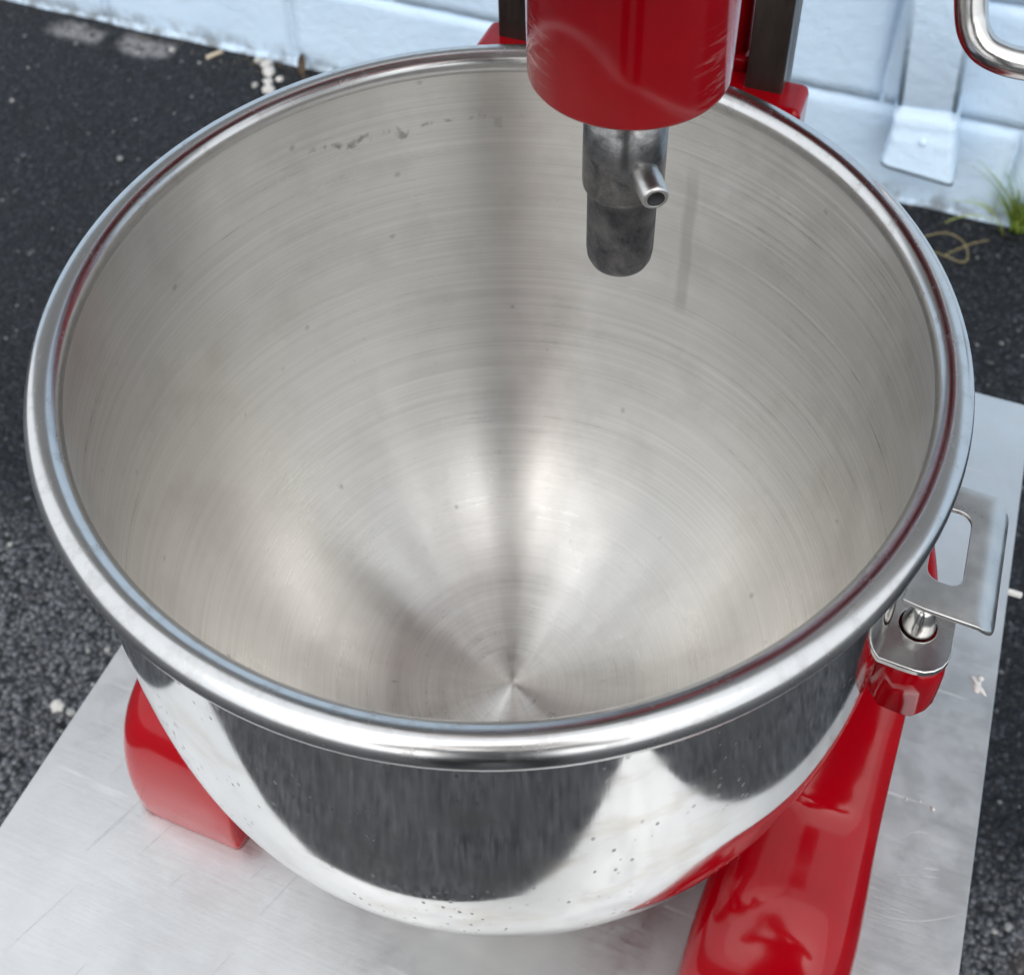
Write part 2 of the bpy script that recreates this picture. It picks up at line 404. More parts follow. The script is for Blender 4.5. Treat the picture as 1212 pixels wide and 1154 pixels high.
# sloping bead of fines and paint at the foot of the wall
bm = bmesh.new(); n = 220; rows = []
for i in range(n+1):
    x = -3.2 + 5.4*i/n; a = mnoise.noise((x*9, 0, 0))*.5+mnoise.noise((x*31, 3, 0))*.3
    rows.append([bm.verts.new((x, -.004, .012+.006*a)), bm.verts.new((x, -.008-.003*a, .006+.003*a)), bm.verts.new((x, -.012-.009*a, -.002))])
for a, b in zip(rows, rows[1:]):
    for k in range(2): bm.faces.new((a[k], b[k], b[k+1], a[k+1]))
obj('footing', bm, MAT['wall'], wall)

# downspout
ds = thing('downspout', 'pale blue painted rectangular downspout with flared foot against the block wall', 'downspout', (.136, YW-.042, .122))
ds.rotation_euler = (0, R(-4.5), 0)
def rrect(w2, d2, r, z, dy=0, n=5, dx=0):
    out = []
    for cx, cy, a0 in ((w2-r, d2-r, 0), (-w2+r, d2-r, 90), (-w2+r, -d2+r, 180), (w2-r, -d2+r, 270)):
        for k in range(n+1):
            a = R(a0+90*k/n); out.append((dx+cx+r*math.cos(a), dy+cy+r*math.sin(a), z))
    return out
bm = bmesh.new()
loft(bm, [rrect(.042, .030, .010, z) for z in (.075, .30, .8, 1.6, 3.2, 5.2)])
mod_wn(obj('pipe', bm, MAT['wall'], ds))
bm = bmesh.new()
SC = .87
sec = [(.115, .0435, .0315, 0), (.085, .0440, .033, 0), (.070, .045, .034, -.001), (.064, .046, .036, -.003), (.055, .0455, .036, -.004), (.03, .049, .035, -.009), (.008, .052, .034, -.014), (0, .053, .034, -.016)]
lp = []
for i, (z, a, b, dy) in enumerate(sec):
    l = rrect(a, b, .011, z*SC, dy)
    if i >= 6: l = [(x, y, zz + .010*(x/.05)*-.6 + .004*math.sin(x*90)) for x, y, zz in l]
    if i <= 2: l = [(x, y, zz + (.016*(1-(x/.045)**2) if y < 0 and i == 0 else 0)) for x, y, zz in l]
    lp.append(l)
loft(bm, lp)
bmesh.ops.recalc_face_normals(bm, faces=bm.faces)
mod_wn(obj('shoe', bm, MAT['wall'], ds))
bm = bmesh.new(); bmesh.ops.create_uvsphere(bm, u_segments=10, v_segments=6, radius=.006, matrix=Matrix.Translation((.002, -.0385, .055)))
obj('screw', bm, MAT['wall'], ds)

# ------------------------------------------------------------------ table
ZT = Z0-.36
tb = thing('metal_work_table', 'low table with scratched brushed sheet metal top under the red mixer', 'table', (0, .068, 0))
bm = bmesh.new(); box(bm, -.2485, .2485, -.293, .293, ZT-.038, ZT)
fs = [f for f in bm.faces if f.normal.z < -.5 or abs(sum(v.co.z for v in f.verts)/4-(ZT-.038)) < 1e-4]
bmesh.ops.delete(bm, geom=fs, context='FACES')
t = obj('table_top', bm, MAT['table'], tb)
m = t.modifiers.new('sol', 'SOLIDIFY'); m.thickness = .0018; m.offset = -1
mod_bevel(t, .0035, 3)
for sx in (-1, 1):
    for sy in (-1, 1):
        bm = bx(sx*.222-.018, sx*.222+.018, sy*.266-.018, sy*.266+.018, .012, ZT-.0022)
        mod_bevel(obj('leg', bm, MAT['steel'], tb), .003)
        bm = bmesh.new(); lathe(bm, [(0, .0), (.02, .0), (.021, .004), (.012, .013), (0, .013)], 16, (sx*.222, sy*.266))
        obj('foot', bm, MAT['rubber'], tb)
mod_bevel(obj('lower_shelf', bx(-.20, .20, -.245, .245, .16, .175), MAT['table'], tb), .003)
def blob(name, cx, cy, r, parent, z, seed, el=1.0, rot=0):
    bm = bmesh.new(); random.seed(seed); n = 14; pts = []
    for i in range(n):
        a = 2*math.pi*i/n; q = r*random.uniform(.45, 1.25)
        x, y = q*math.cos(a)*el, q*math.sin(a)
        pts.append((cx+x*math.cos(rot)-y*math.sin(rot), cy+x*math.sin(rot)+y*math.cos(rot)))
    top = [bm.verts.new((x, y, z+.0006)) for x, y in pts]; bot = [bm.verts.new((cx+(x-cx)*1.1, cy+(y-cy)*1.1, z+.0001)) for x, y in pts]
    c = bm.verts.new((cx, cy, z+.0009))
    for i in range(n):
        j = (i+1) % n; bm.faces.new((c, top[i], top[j])); bm.faces.new((top[i], bot[i], bot[j], top[j]))
    return obj(name, bm, MAT['white'], parent)
for i, (x, y, r, el, rot) in enumerate([(.2385, .134, .0030, 2.2, 2.2), (.2395, .1395, .0016, 1.2, 1), (.2245, .052, .0014, 1, 0), (.210, .0525, .0007, 1, 0), (.2175, .054, .0006, 1, 0)]):
    blob('white_fleck', x, y-.068, r, tb, ZT, 40+i, el, rot)
# scratches on the sheet
k = NT('scratch_bright'); m_scr = k.P(Base__Color=(.76, .76, .76, 1), Metallic=1.0, Roughness=.45)
bm = bmesh.new(); random.seed(11)
def scratch(pts, wd):
    pts = [Vector((x, y-.068, ZT+.00022)) for x, y in pts]; pv = None
    n = len(pts)
    for i, p in enumerate(pts):
        t = (pts[min(i+1, n-1)]-pts[max(i-1, 0)]).normalized(); nn = Vector((-t.y, t.x, 0))*wd*math.sin(math.pi*(i+.6)/(n+.2))
        a, b = bm.verts.new(p+nn), bm.verts.new(p-nn)
        if pv: bm.faces.new((pv[0], a, b, pv[1]))
        pv = (a, b)
def sweep(x0, y0, x1, y1, wd, bow=.002):
    n = 9; scratch([(x0+(x1-x0)*i/n, y0+(y1-y0)*i/n+bow*math.sin(math.pi*i/n)+random.uniform(-.0003, .0003)) for i in range(n+1)], wd)
for i in range(9):
    x = random.uniform(.196, .212); y = random.uniform(-.055, .012); L = random.uniform(.012, .034)
    sweep(x, y, x+L, y+random.uniform(-.001, .007), random.uniform(.00012, .0003), random.uniform(-.003, .003))
sweep(.198, -.012, .247, .004, .0004, -.006); sweep(.211, .030, .226, .037, .0005, .003); sweep(.205, .036, .21, .032, .0003)
sweep(.222, .018, .2325, .021, .0006, 0); sweep(.2225, .014, .2325, .0165, .0005, 0)
for i in range(26):
    x = random.uniform(-.23, .02); y = random.uniform(-.2, -.06); L = random.uniform(.01, .05)
    sweep(x, y, x+L*.35, y+L*.9, random.uniform(.0001, .00022), random.uniform(-.002, .002))
obj('scratches', bm, m_scr, tb, smooth=False, kind='stuff')
# small latch tab standing off the table edge
bm = bmesh.new(); box(bm, 0.2495, .2585, .142, .1452, ZT-.012, ZT-.008)
mod_bevel(obj('edge_tab', bm, MAT['white'], tb), .001)

# ------------------------------------------------------------------ mixer
mx = thing('stand_mixer', 'glossy red commercial stand mixer with two feet on the metal table', 'mixer', (0, .24, ZT))
OX, OY, OZ = 0, .24, ZT
def mobj(name, bm, mat, parent=mx, smooth=True):
    bmesh.ops.translate(bm, vec=(-OX, -OY, -OZ), verts=bm.verts)
    return obj(name, bm, mat, parent, smooth)
def arch(xi, xo, h, y, r, xt, n=8):
    """section of a leg: flat underside on the table, inner face leaning to xt at the top, rounded shoulders"""
    sg = 1 if xo > 0 else -1
    a, b, t = abs(xi), abs(xo), abs(xt); z = ZT+.0005; h = max(h, .003); r = min(r, h*.9, (b-t)*.45)
    out = [(b, z)]
    for k in range(n+1):
        q = R(90*k/n); out.append((b-r+r*math.cos(q), z+h-r+r*math.sin(q)))
    for k in range(1, 8): out.append((b-r+(t-b+2*r)*k/8, z+h))
    for k in range(n+1):
        q = R(90+90*k/n); out.append((t+r+r*math.cos(q), z+h-r+r*math.sin(q)))
    zl = z+h-r
    for k in range(1, 7):
        f = k/6; out.append((t+(a-t)*f**1.6, zl+(z-zl)*f))
    m = (t+b)/2; hw = (b-t)/2
    return [(sg*x, y, zz+(min(.006, h*.12)*(1-min(1, abs((x-m)/hw))**2) if zz > zl else 0)) for x, zz in out]
LEG = [(-.1040, .124, .170, .003, .003, .126), (-.1035, .120, .177, .017, .010, .122), (-.1000, .118, .184, .038, .015, .120), (-.091, .117, .189, .061, .018, .119), (-.078, .117, .192, .075, .019, .119), (-.060, .118, .193, .083, .019, .120), (-.042, .119, .193, .086, .018, .122)]
for i_ in range(1, 9):
    f_ = i_/8; g_ = f_*f_*(3-2*f_); y_ = -.030+.100*f_
    LEG.append((y_, .120+.010*f_, .193-.007*f_, .087+.090*g_, .018-.013*min(1, f_*1.6), .124+.042*g_))
LEG += [(.12, .115, .180, .180, .006, .158), (.18, .09, .165, .165, .008, .13), (.27, .04, .15, .12, .010, .10)]
def crom(P, n):
    out = []; Q = [2*P[0]-P[1]] + P + [2*P[-1]-P[-2]]
    for i in range(1, len(Q)-2):
        a, b, c, d = Q[i-1:i+3]
        for k in range(n):
            t = k/n; out.append(.5*((2*b)+(c-a)*t+(2*a-5*b+4*c-d)*t*t+(3*b-a-3*c+d)*t**3))
    return out + [P[-1]]
class V5(tuple):
    def __add__(s, o): return V5(a+b for a, b in zip(s, o))
    def __sub__(s, o): return V5(a-b for a, b in zip(s, o))
    def __mul__(s, f): return V5(a*f for a in s)
    __rmul__ = __mul__
for s in (-1, 1):
    bm = bmesh.new(); loft(bm, [arch(s*a, s*b, h, y, max(r, .002), s*t) for y, a, b, h, r, t in crom([V5(q) for q in LEG], 6)])
    mobj('leg', bm, MAT['red'])
# pedestal and column
bm = bmesh.new()
loft(bm, [rrect(.150, .09, .03, ZT+.0005, .27), rrect(.146, .088, .03, ZT+.06, .27), rrect(.09, .075, .03, ZT+.11, .27), rrect(.05, .060, .02, ZT+.17, .272), rrect(.044, .058, .012, ZT+.25, .272),
          rrect(.043, .058, .01, ZT+.45, .272), rrect(.043, .058, .01, ZT+.56, .272), rrect(.06, .07, .014, ZT+.64, .272)])
mobj('column', bm, MAT['red'])
for s in (-1, 1):
    bm = bx(s*.056-.009+(.0 if s > 0 else -.015), s*.056+.009+(0 if s > 0 else -.015), .198, .224, Z0-.20, Z0+.26)
    mod_bevel(mobj('slide_rail', bm, MAT['slide']), .0012)
# bowl lift slide with its yoke
bm = bmesh.new(); box(bm, -.089, .0765, .186, .212, Z0-.17, Z0-.020)
sl_ = mod_bevel(mobj('lift_slide', bm, MAT['red']), .004, 3)
bm = bmesh.new(); box(bm, -.087, .045, .2135, .226, Z0-.17, Z0-.015)
mod_bevel(mobj('lift_slide_back', bm, MAT['red']), .003, 3)
for s in (-1, 1):
    path = smoothpath([(s*.070, .192, 0), (s*.105, .160, 0), (s*.140, .115, 0), (s*.164, .072, 0), (s*.1735, .04, 0), (s*.1775, .016, 0), (s*.1775, .0, 0), (s*.1765, -.017, 0)], 6)
    bm = bmesh.new(); lps = []
    n = len(path)
    for i, p in enumerate(path):
        t = (path[min(i+1, n-1)]-path[max(i-1, 0)]).normalized(); nn = Vector((t.y, -t.x, 0))*s
        f = i/(n-1); hw = .0068+.007*min(1, max(0, (f-.66)/.16))**1.5 if f < .93 else .0138*math.sqrt(max(.02, 1-((f-.93)/.07)**2*.6))
        zc, hz = Z0-.1360, .0166
        if f < .5: hz = .0135+.03*(.5-f); zc = Z0-.1360-.02*(.5-f)
        l = []
        for a in range(28):
            q = 2*math.pi*a/28; cx, sz = math.cos(q), math.sin(q)
            sx = math.copysign(abs(cx)**.42, cx)*hw; zz = math.copysign(abs(sz)**.42, sz)*hz
            l.append(p+nn*sx+Vector((0, 0, zc+zz)))
        lps.append(l)
    loft(bm, lps)
    mobj('yoke_arm', bm, MAT['red'])
    bm = bmesh.new(); lathe(bm, [(0, -.03), (.0066, -.03), (.0066, .004), (.0058, .009), (.0042, .0145), (.003, .0165), (0, .017)], 24, (s*.1765, 0))
    bmesh.ops.translate(bm, vec=(0, 0, Z0-.115), verts=bm.verts)
    mobj('bowl_pin', bm, MAT['bright'])
# head casting, planetary ring, beater spindle
bm = bmesh.new()
def hsec(y, w2, z0, z1, r=.04):
    out = []; zc = (z0+z1)/2; h2 = (z1-z0)/2; r = min(r, w2*.9, h2*.9)
    for cx, cz, a0 in ((w2-r, h2-r, 0), (-w2+r, h2-r, 90), (-w2+r, -h2+r, 180), (w2-r, -h2+r, 270)):
        for q in range(6):
            a = R(a0+90*q/5); out.append((cx+r*math.cos(a), y, zc+cz+r*math.sin(a)))
    return out
loft(bm, [hsec(.40, .05, Z0+.30, Z0+.40), hsec(.385, .085, Z0+.27, Z0+.44), hsec(.34, .09, Z0+.245, Z0+.47), hsec(.2, .088, Z0+.235, Z0+.48), hsec(.06, .084, Z0+.235, Z0+.47), hsec(-.03, .078, Z0+.24, Z0+.45), hsec(-.075, .06, Z0+.25, Z0+.42), hsec(-.09, .04, Z0+.28, Z0+.38)])
mobj('head', bm, MAT['red'])
bm = bmesh.new(); lathe(bm, [(0, Z0+.205), (.098, Z0+.205), (.103, Z0+.209), (.105, Z0+.215), (.105, Z0+.233), (0, Z0+.233)], 64)
mobj('planetary_ring', bm, MAT['steel'])
SX, SY = .0365, .033
bm = bmesh.new()
lathe(bm, [(0, .0), (.0322, 0), (.0331, .0003), (.0336, .0010), (.0338, .0022), (.0339, .02), (.0341, .06), (.0343, .108), (0, .108)], 96)
hub = obj('spindle_housing', bm, MAT['redchip'], mx); hub.location = (SX-OX, SY-OY, Z0+.0995-OZ)
bm = bmesh.new()
lathe(bm, [(0, 0), (.0060, .0001), (.0088, .0009), (.0109, .0028), (.0121, .0056), (.0125, .0090), (.0127, .0388), (.0139, .0392), (.0145, .0402), (.0147, .0420), (.0147, .0915), (0, .0915)], 64)
sh = obj('beater_shaft', bm, MAT['shaft'], mx); sh.location = (SX-OX, SY-OY, Z0+.0105-OZ)
bm = bmesh.new()
d = Vector((.55, -.83, -.0)).normalized()
P0 = Vector((0, 0, .054))+Vector((.004, .0, 0))
prof = [(.0, .0050), (.0140, .0050), (.0155, .0052), (.0225, .0050), (.0240, .0047), (.0247, .0040), (.0247, .0031), (.0240, .0029)]
rings = []
side = d.cross(Vector((0, 0, 1))).normalized(); upv = Vector((0, 0, 1))
for q, r in prof: rings.append([bm.verts.new(P0+d*q+r*(math.cos(2*math.pi*i/24)*side+math.sin(2*math.pi*i/24)*upv)) for i in range(24)])
for a, b in zip(rings, rings[1:]):
    for i in range(24):
        f = bm.faces.new((a[i], a[(i+1) % 24], b[(i+1) % 24], b[i])); f.material_index = int(b is rings[-1])
bm.faces.new(rings[0]); f = bm.faces.new(rings[-1][::-1]); f.material_index = 1
obj('drive_pin', bm, [MAT['steel'], MAT['hole']], sh)
# bowl lift lever on the right of the column
bm = bmesh.new()
pth = smoothpath([(.05, .255, Z0+.215), (.10, .235, Z0+.212), (.124, .222, Z0+.195), (.130, .218, Z0+.15), (.1345, .214, Z0+.065), (.1385, .209, Z0+.037), (.1455, .204, Z0+.0245), (.157, .202, Z0+.0200), (.175, .203, Z0+.0190), (.21, .204, Z0+.0185), (.262, .205, Z0+.018)], 8)
tube(bm, pth, .0072, 20)
lv = mobj('lift_lever', bm, MAT['bright'])
bm = bmesh.new(); tube(bm, [(.258, .205, Z0+.018), (.262, .205, Z0+.018), (.266, .205, Z0+.018), (.285, .205, Z0+.018), (.30, .205, Z0+.018), (.306, .205, Z0+.018)], [.007, .011, .013, .0145, .012, .006], 20)
bmesh.ops.translate(bm, vec=(-OX, -OY, -OZ), verts=bm.verts)
obj('grip', bm, MAT['knob'], lv)

# ------------------------------------------------------------------ bowl
bw = thing('mixing_bowl', 'large stainless steel mixing bowl with rolled rim held by the red mixer', 'bowl', (0, 0, Z0-.29))
NA = 192
def body_profile():
    H, R0, b, q = .2865, .1655, .187, 2.4; outp = [(R0, .29), (R0, .26), (R0, .23), (R0, .205)]
    zt = .29-(H-b)
    for i in range(1, 44):
        th = math.pi/2*i/44; outp.append((R0*math.cos(th)**(2/q), zt-b*math.sin(th)**(2/q)))
    outp.append((0, .29-H)); return outp
OP = body_profile()
# inside: offset 1.6 mm with a soft step at the floor and a small raised centre
IP = []
for i, (r, z) in enumerate(OP):
    a = OP[max(i-1, 0)]; b = OP[min(i+1, len(OP)-1)]; dx, dz = b[0]-a[0], b[1]-a[1]; L = math.hypot(dx, dz)
    nr, nz = dz/L, -dx/L                                     # inward
    if r > .09: IP.append((r+nr*.0016, z+nz*.0016))
(ra, za), (rb_, zb_) = IP[-2], IP[-1]
pw = rb_*((za-zb_)/(ra-rb_))/(zb_-.0055)
for i in range(1, 25):
    r = rb_*(1-i/25); z = .0055+(zb_-.0055)*(r/rb_)**pw
    z += .0007*(1 if r < .058 else max(0, 1-(r-.058)/.004)) + .0035*max(0, 1-r/.024)**1.6
    IP.append((r, z))
IP.append((0, .0055+.0007+.0035))
IP = [(.1596, .2920), (.1598, .2890), (.1606, .2858), (.1620, .2815), (.1632, .276), (.1638, .270)] + [q for q in IP if q[1] < .265]
bm = bmesh.new()
ringl = bm.verts.layers.float_vector.new('ring')
def lathe_ring(bm, prof, n, mi, flip=False):
    s = 0; rows = []; pr = None
    for r, z in prof:
        if pr: s += math.hypot(r-pr[0], z-pr[1])
        pr = (r, z); row = []
        for i in range(n if r > 1e-6 else 1):
            a = 2*math.pi*i/n; v = bm.verts.new((r*math.cos(a), r*math.sin(a), z)); v[ringl] = (math.cos(a), math.sin(a), s) if r > 1e-6 else (0, 0, s); row.append(v)
        rows.append(row)
    for a, b in zip(rows, rows[1:]):
        for i in range(n):
            j = (i+1) % n
            if len(b) == 1: f = (a[i], b[0], a[j])
            else: f = (a[i], b[i], b[j], a[j])
            q = bm.faces.new(f if not flip else f[::-1]); q.material_index = mi
lathe_ring(bm, OP, NA, 0); lathe_ring(bm, IP, NA, 1, True)
me = bpy.data.meshes.new('shell'); bm.to_mesh(me); bm.free()
link('shell', me, [MAT['outside'], MAT['inside']], bw)
# rolled rim
bm = bmesh.new(); ringl = bm.verts.layers.float_vector.new('ring')
tr, rc = .0066, .1654
prof = [(rc+tr*math.cos(2*math.pi*i/28-2.2), .29+tr*math.sin(2*math.pi*i/28-2.2)) for i in range(29)]
lathe_ring(bm, prof, NA, 0)
obj('rim', bm, MAT['rim'], bw)
# ears on the pins and the slotted handle plates
def rr2(x0, x1, y0, y1, r, n=5):
    out = []
    for cx, cy, a0 in ((x1-r, y1-r, 0), (x0+r, y1-r, 90), (x0+r, y0+r, 180), (x1-r, y0+r, 270)):
        for q in range(n+1):
            a = R(a0+90*q/n); out.append((cx+r*math.cos(a), cy+r*math.sin(a)))
    return out
def follow(loop, r):
    return [(math.sqrt(r*r-y*y), y) if x < .170 else (x, y) for x, y in loop]
def plate(outer, inner, zf, th=.0022):
    bm = bmesh.new(); n = len(outer); K = 6; rows = []
    for k in range(K+1):
        f = k/K; rows.append([(inner[i][0]*(1-f)+outer[i][0]*f, inner[i][1]*(1-f)+outer[i][1]*f) for i in range(n)])
    T = [[bm.verts.new((x, y, zf(x, y))) for x, y in row] for row in rows]; B = [[bm.verts.new((x, y, zf(x, y)-th)) for x, y in row] for row in rows]
    for k in range(K):
        for i in range(n):
            j = (i+1) % n
            bm.faces.new((T[k][i], T[k+1][i], T[k+1][j], T[k][j])); bm.faces.new((B[k][j], B[k+1][j], B[k+1][i], B[k][i]))
    for i in range(n):
        j = (i+1) % n; bm.faces.new((T[0][j], B[0][j], B[0][i], T[0][i])); bm.faces.new((T[K][i], B[K][i], B[K][j], T[K][j]))
    return bm
for s in (-1, 1):
    out = follow(rr2(.1665, .1975, -.028, .031, .006), .1668); inn = rr2(.171, .1838, -.0145, .0185, .005)
    def zf(x, y): 
        e = max(0, x-.1885); return .231 - e*e*85 - .02*(x-.165)
    if s < 0: pass
    bm = plate(out, inn, zf)
    bmesh.ops.scale(bm, vec=(s, 1, 1), verts=bm.verts)
    h = mod_bevel(obj('handle', bm, MAT['steel'], bw), .0006, 2, 50)
    circ = [(.1765+.0074*math.cos(2*math.pi*(i+.5)/24+0), .0074*math.sin(2*math.pi*(i+.5)/24)) for i in range(24)]
    out = follow(rr2(.160, .1905, -.0205, .021, .0125), .1645)
    # match the start of both loops
    def zf2(x, y): return .1775
    bm = plate(out, [circ[(i) % 24] for i in range(24)], zf2, .0035)
    bmesh.ops.scale(bm, vec=(s, 1, 1), verts=bm.verts)
    mod_bevel(obj('ear', bm, MAT['bright'], bw), .001, 2, 50)

# ------------------------------------------------------------------ bits at the foot of the wall
def blades(name, label, cat, loc, specs, mat, seg=7):
    bm = bmesh.new(); lay = bm.verts.layers.float.new('tone')
    for (a, L, lean, wd, tone, curl) in specs:
        pv = None; p = Vector((random.uniform(-.01, .01), random.uniform(-.006, .006), 0)); el = R(90-lean*.3)
        side = Vector((-math.sin(a), math.cos(a), 0))
        for i in range(seg+1):
            f = i/seg; ww = wd*(1-f**1.7)+.0002
            v = [bm.verts.new(p+side*ww+Vector((0, 0, .0))), bm.verts.new(p-side*ww), bm.verts.new(p+Vector((0, 0, -.0006)))]
            for q in v: q[lay] = min(1, tone+.2*f)
            if pv:
                bm.faces.new((pv[0], v[0], v[2], pv[2])); bm.faces.new((pv[2], v[2], v[1], pv[1])); bm.faces.new((pv[1], v[1], v[0], pv[0]))
            pv = v
            el -= R(lean*.7/seg + curl*f/seg)
            p = p+Vector((math.cos(a)*math.cos(el), math.sin(a)*math.cos(el), math.sin(el)))*L/seg
    o = obj(name, bm, mat); o.location = loc; tag(o, label, cat); return o
random.seed(21)
blades('grass_tuft', 'tuft of green grass growing out of the joint at the foot of the blue wall', 'grass', (.300, YW-.016, 0),
       [(random.uniform(2.2, 7.2), random.uniform(.06, .17), random.uniform(10, 65), random.uniform(.0014, .0028), random.uniform(0, .7), random.uniform(10, 60)) for _ in range(80)], MAT['grass'])
blades('grass_runner', 'two long yellowing grass blades lying over the asphalt beside the tuft', 'grass', (.285, YW-.030, .002),
       [(3.4, .12, 70, .0026, .6, 60), (3.8, .14, 75, .0024, .75, 70), (3.1, .09, 60, .0024, .9, 40)], MAT['grass'])
bm = bmesh.new(); lay = bm.verts.layers.float.new('tone')
tube(bm, smoothpath([(.165, YW-.085, .003), (.195, YW-.072, .012), (.222, YW-.080, .014), (.236, YW-.10, .008), (.232, YW-.118, .004), (.20, YW-.112, .004), (.176, YW-.108, .003)], 6), .0008, 6)
tube(bm, smoothpath([(.205, YW-.112, .004), (.235, YW-.085, .012), (.262, YW-.062, .01)], 6), .0007, 6)
for v in bm.verts: v[lay] = random.random()
tag(obj('dry_grass_stem', bm, MAT['straw']), 'looped dry straw coloured grass stem on the asphalt near the green tuft', 'grass stem')
# curled dead leaf and chips
bm = bmesh.new()
G = []
for i in range(9):
    f = i/8; wv = .012*math.sin(math.pi*min(1, f*.95+.05))+.0006
    G.append([bm.verts.new((-.03+.06*f, wv*q, .006+.016*f+.010*abs(q)+.012*math.sin(f*3)*.6)) for q in (-1, -.5, 0, .5, 1)])
for a, b in zip(G, G[1:]):
    for q in range(4): bm.faces.new((a[q], b[q], b[q+1], a[q+1]))
lf = obj('dead_leaf', bm, MAT['deadleaf']); m = lf.modifiers.new('s', 'SOLIDIFY'); m.thickness = .0008
lf.scale = (.75, .6, .8); lf.location = (-.930, YW-.022, .0); lf.rotation_euler = (0, R(-20), R(115)); tag(lf, 'small curled brown dead leaf at the foot of the blue wall', 'leaf')
bm = bmesh.new(); vs8 = box(bm, -.016, .016, -.004, .004, 0, .004)
for v in bm.verts: v.co += Vector((random.uniform(-.003, .003), random.uniform(-.0015, .0015), random.uniform(-.001, .001)))
o = obj('wood_chip', bm, MAT['chip'], smooth=False); o.location = (-1.105, YW-.038, .004); o.rotation_euler = (0, R(-14), R(35)); tag(o, 'pale splinter of wood lying against the foot of the wall', 'wood chip')
bm = bmesh.new(); random.seed(77)
for i in range(420):
    x = random.uniform(-1.7, .5); dd = abs(random.gauss(0, .022)); r = random.uniform(.0012, .0045)
    if random.random() < .3: x = random.gauss(-.97, .06)
    v = [bm.verts.new(Vector((x, YW-.016-dd, .001+random.uniform(0, .003)))+Vector((random.uniform(-1, 1), random.uniform(-1, 1), random.uniform(-.4, .6)))*r) for _ in range(4)]
    for f in ((0, 1, 2), (0, 1, 3), (1, 2, 3), (0, 2, 3)): bm.faces.new([v[q] for q in f])
obj('leaf_litter', bm, MAT['litter'], smooth=False, kind='stuff')
def stone(loc, r, tone, label, seed, sq=.7):
    random.seed(seed); bm = bmesh.new(); lay = bm.verts.layers.float.new('tone')
    bmesh.ops.create_icosphere(bm, subdivisions=2, radius=r)
    for v in bm.verts:
        v.co *= 1+.45*mnoise.noise(v.co*(1.3/r)+Vector((seed, 0, 0))); v.co.z *= sq; v[lay] = tone
    o = obj('stone', bm, MAT['stone'], smooth=False); o.location = (loc[0], loc[1], r*sq*.6); o.rotation_euler.z = seed; return tag(o, label, 'stone', 'loose stones on the asphalt')
LS = 'pale stone chip in the crumbly cluster at the wall foot'
for i, (x, y, r, t) in enumerate([(-.985, YW-.05, .011, 1), (-.972, YW-.075, .009, .98), (-1.0, YW-.03, .012, .95), (-.957, YW-.06, .007, 1), (-.99, YW-.09, .006, .9), (-.96, YW-.095, .010, 1), (-1.02, YW-.022, .008, .93)]):
    stone((x, y), r, t, LS, i+1)
for i, (x, y, r, t, l) in enumerate([(-.613, .137, .0075, .97, 'round whitish stone on the asphalt left of the red foot'), (-.565, .128, .0075, .88, 'tan stone on the asphalt beside the whitish stone'),
        (-1.372, 1.046, .0045, .75, 'lone tan stone on the dark asphalt far from the wall'), (-1.10, .975, .005, .72, 'brownish stone lying alone on the dark asphalt by the bowl'),
        (-1.19, YW-.048, .006, .9, 'small grey stone by the wall beside the pale paint traces')]):
    stone((x, y), r, t, l, 30+i)

# ------------------------------------------------------------------ the photographer, mirrored in the steel
pe = thing('person', 'person in dark navy clothes standing in front of the bowl holding a phone', 'person', (.265, -.7056, 0))
pe.rotation_euler.z = R(19.3)
J_ = {'pel': (0, -.04, 1.0, .125, .10), 'waist': (0, -.02, 1.14, .12, .09), 'chest': (0, .02, 1.36, .150, .10), 'collar': (0, .05, 1.495, .085, .07), 'neck': (0, .085, 1.555, .05, .05),
      'skull0': (0, .125, 1.615, .065, .07), 'skull': (0, .145, 1.685, .072, .085), 'crown': (0, .140, 1.745, .055, .065)}
E_ = [('pel', 'waist'), ('waist', 'chest'), ('chest', 'collar'), ('collar', 'neck'), ('neck', 'skull0'), ('skull0', 'skull'), ('skull', 'crown')]
for sd_, q in (('l', -1), ('r', 1)):
    J_.update({'hip'+sd_: (q*.095, -.04, .93, .085, .085), 'knee'+sd_: (q*.105, -.025, .52, .057, .057), 'ank'+sd_: (q*.11, -.06, .09, .038, .038), 'toe'+sd_: (q*.125, .08, .035, .04, .03),
               'sho'+sd_: (q*.18, .035, 1.465, .06, .06), 'elb'+sd_: (q*.225, .10, 1.195, .043, .043), 'wri'+sd_: (q*.085, .330, 1.285, .027, .024), 'palm'+sd_: (q*.055, .388, 1.315, .032, .018)})
    E_ += [('pel', 'hip'+sd_), ('hip'+sd_, 'knee'+sd_), ('knee'+sd_, 'ank'+sd_), ('ank'+sd_, 'toe'+sd_), ('chest', 'sho'+sd_), ('sho'+sd_, 'elb'+sd_), ('elb'+sd_, 'wri'+sd_), ('wri'+sd_, 'palm'+sd_)]
    for f_ in range(4):
        z = 1.30+.021*f_
        J_['fa%d' % f_+sd_] = (q*.062, .408, z, .0095, .0095); J_['fb%d' % f_+sd_] = (q*.046, .431, z+.006, .0085, .0085); J_['fc%d' % f_+sd_] = (q*(.020+.003*f_), .435, z+.008, .0075, .0075)
        E_ += [('palm'+sd_, 'fa%d' % f_+sd_), ('fa%d' % f_+sd_, 'fb%d' % f_+sd_), ('fb%d' % f_+sd_, 'fc%d' % f_+sd_)]
    J_['ta'+sd_] = (q*.050, .392, 1.350, .011, .011); J_['tb'+sd_] = (q*.026, .400, 1.368, .009, .009); E_ += [('palm'+sd_, 'ta'+sd_), ('ta'+sd_, 'tb'+sd_)]
nm = list(J_); me = bpy.data.meshes.new('body_joints'); me.from_pydata([J_[n][:3] for n in nm], [(nm.index(a), nm.index(b)) for a, b in E_], [])
tmp = bpy.data.objects.new('body_joints', me); C.objects.link(tmp)
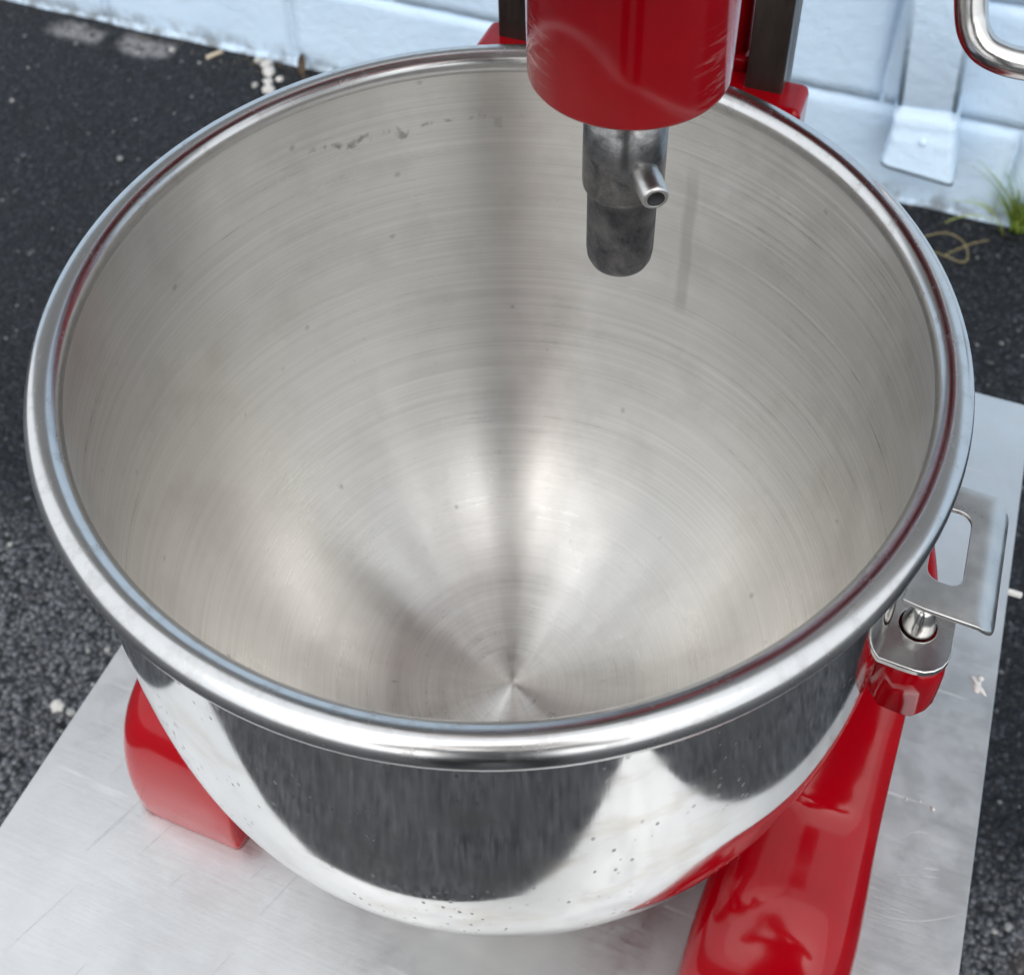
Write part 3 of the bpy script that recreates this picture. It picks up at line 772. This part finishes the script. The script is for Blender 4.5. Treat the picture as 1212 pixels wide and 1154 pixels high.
sk = tmp.modifiers.new('skin', 'SKIN'); sk.use_smooth_shade = True; mod_sub(tmp, 2)
for i, n in enumerate(nm):
    v = me.skin_vertices[0].data[i]; v.radius = J_[n][3:5]; v.use_root = (n == 'pel')
dg = bpy.context.evaluated_depsgraph_get(); dg.update()
bme = bpy.data.meshes.new_from_object(tmp.evaluated_get(dg)); bme.name = 'body'
bpy.data.objects.remove(tmp); bme.materials.clear()
body = link('body', bme, [m_plain('navy_shirt', (.022, .026, .04), .9), m_plain('dark_trousers', (.02, .02, .022), .9), m_plain('skin', (.42, .25, .17), .5), m_plain('black_shoes', (.012, .012, .012), .4)], pe)
for q in bme.polygons:
    c = q.center
    q.material_index = 3 if c.z < .085 else 1 if c.z < 1.05 else 2 if (c.z > 1.535 and abs(c.x) < .12) or c.y > .325 else 0
bm = bmesh.new(); bmesh.ops.create_uvsphere(bm, u_segments=24, v_segments=14, radius=1, matrix=Matrix.Translation((0, .128, 1.707)) @ Matrix.Diagonal((.084, .098, .088, 1)))
for v in bm.verts:
    if v.co.y > .175 and v.co.z < 1.74: v.co.y = .175+(v.co.y-.175)*.1; v.co.x *= .9
obj('hair', bm, m_plain('dark_hair', (.02, .014, .01), .5), body)
bm = bmesh.new(); bmesh.ops.create_cone(bm, cap_ends=True, segments=8, radius1=.014, radius2=.006, depth=.04, matrix=Matrix.Translation((0, .225, 1.663)) @ Matrix.Rotation(R(25), 4, 'X'))
obj('nose', bm, bme.materials[2], body)
for q in (-1, 1):
    bm = bmesh.new(); bmesh.ops.create_uvsphere(bm, u_segments=10, v_segments=8, radius=.011, matrix=Matrix.Translation((q*.031, .211, 1.683)))
    obj('eye', bm, MAT['knob'], body)
    bm = bmesh.new(); bmesh.ops.create_uvsphere(bm, u_segments=10, v_segments=8, radius=1, matrix=Matrix.Translation((q*.078, .140, 1.673)) @ Matrix.Diagonal((.010, .018, .030, 1)))
    obj('ear', bm, bme.materials[2], body)
bm = bmesh.new(); bmesh.ops.create_uvsphere(bm, u_segments=12, v_segments=6, radius=1, matrix=Matrix.Translation((0, .209, 1.630)) @ Matrix.Diagonal((.024, .008, .006, 1)))
obj('mouth', bm, m_plain('lips', (.35, .12, .10), .5), body)
# the phone: its plane faces the bowl, just behind the lens
bm = bx(-.0375, .0375, -.118, .036, .010, .018)
ph = mod_bevel(obj('phone', bm, MAT['knob']), .0035, 3)
ph.matrix_world = M
tag(ph, 'black phone held upright in both hands by the person facing the bowl', 'phone')
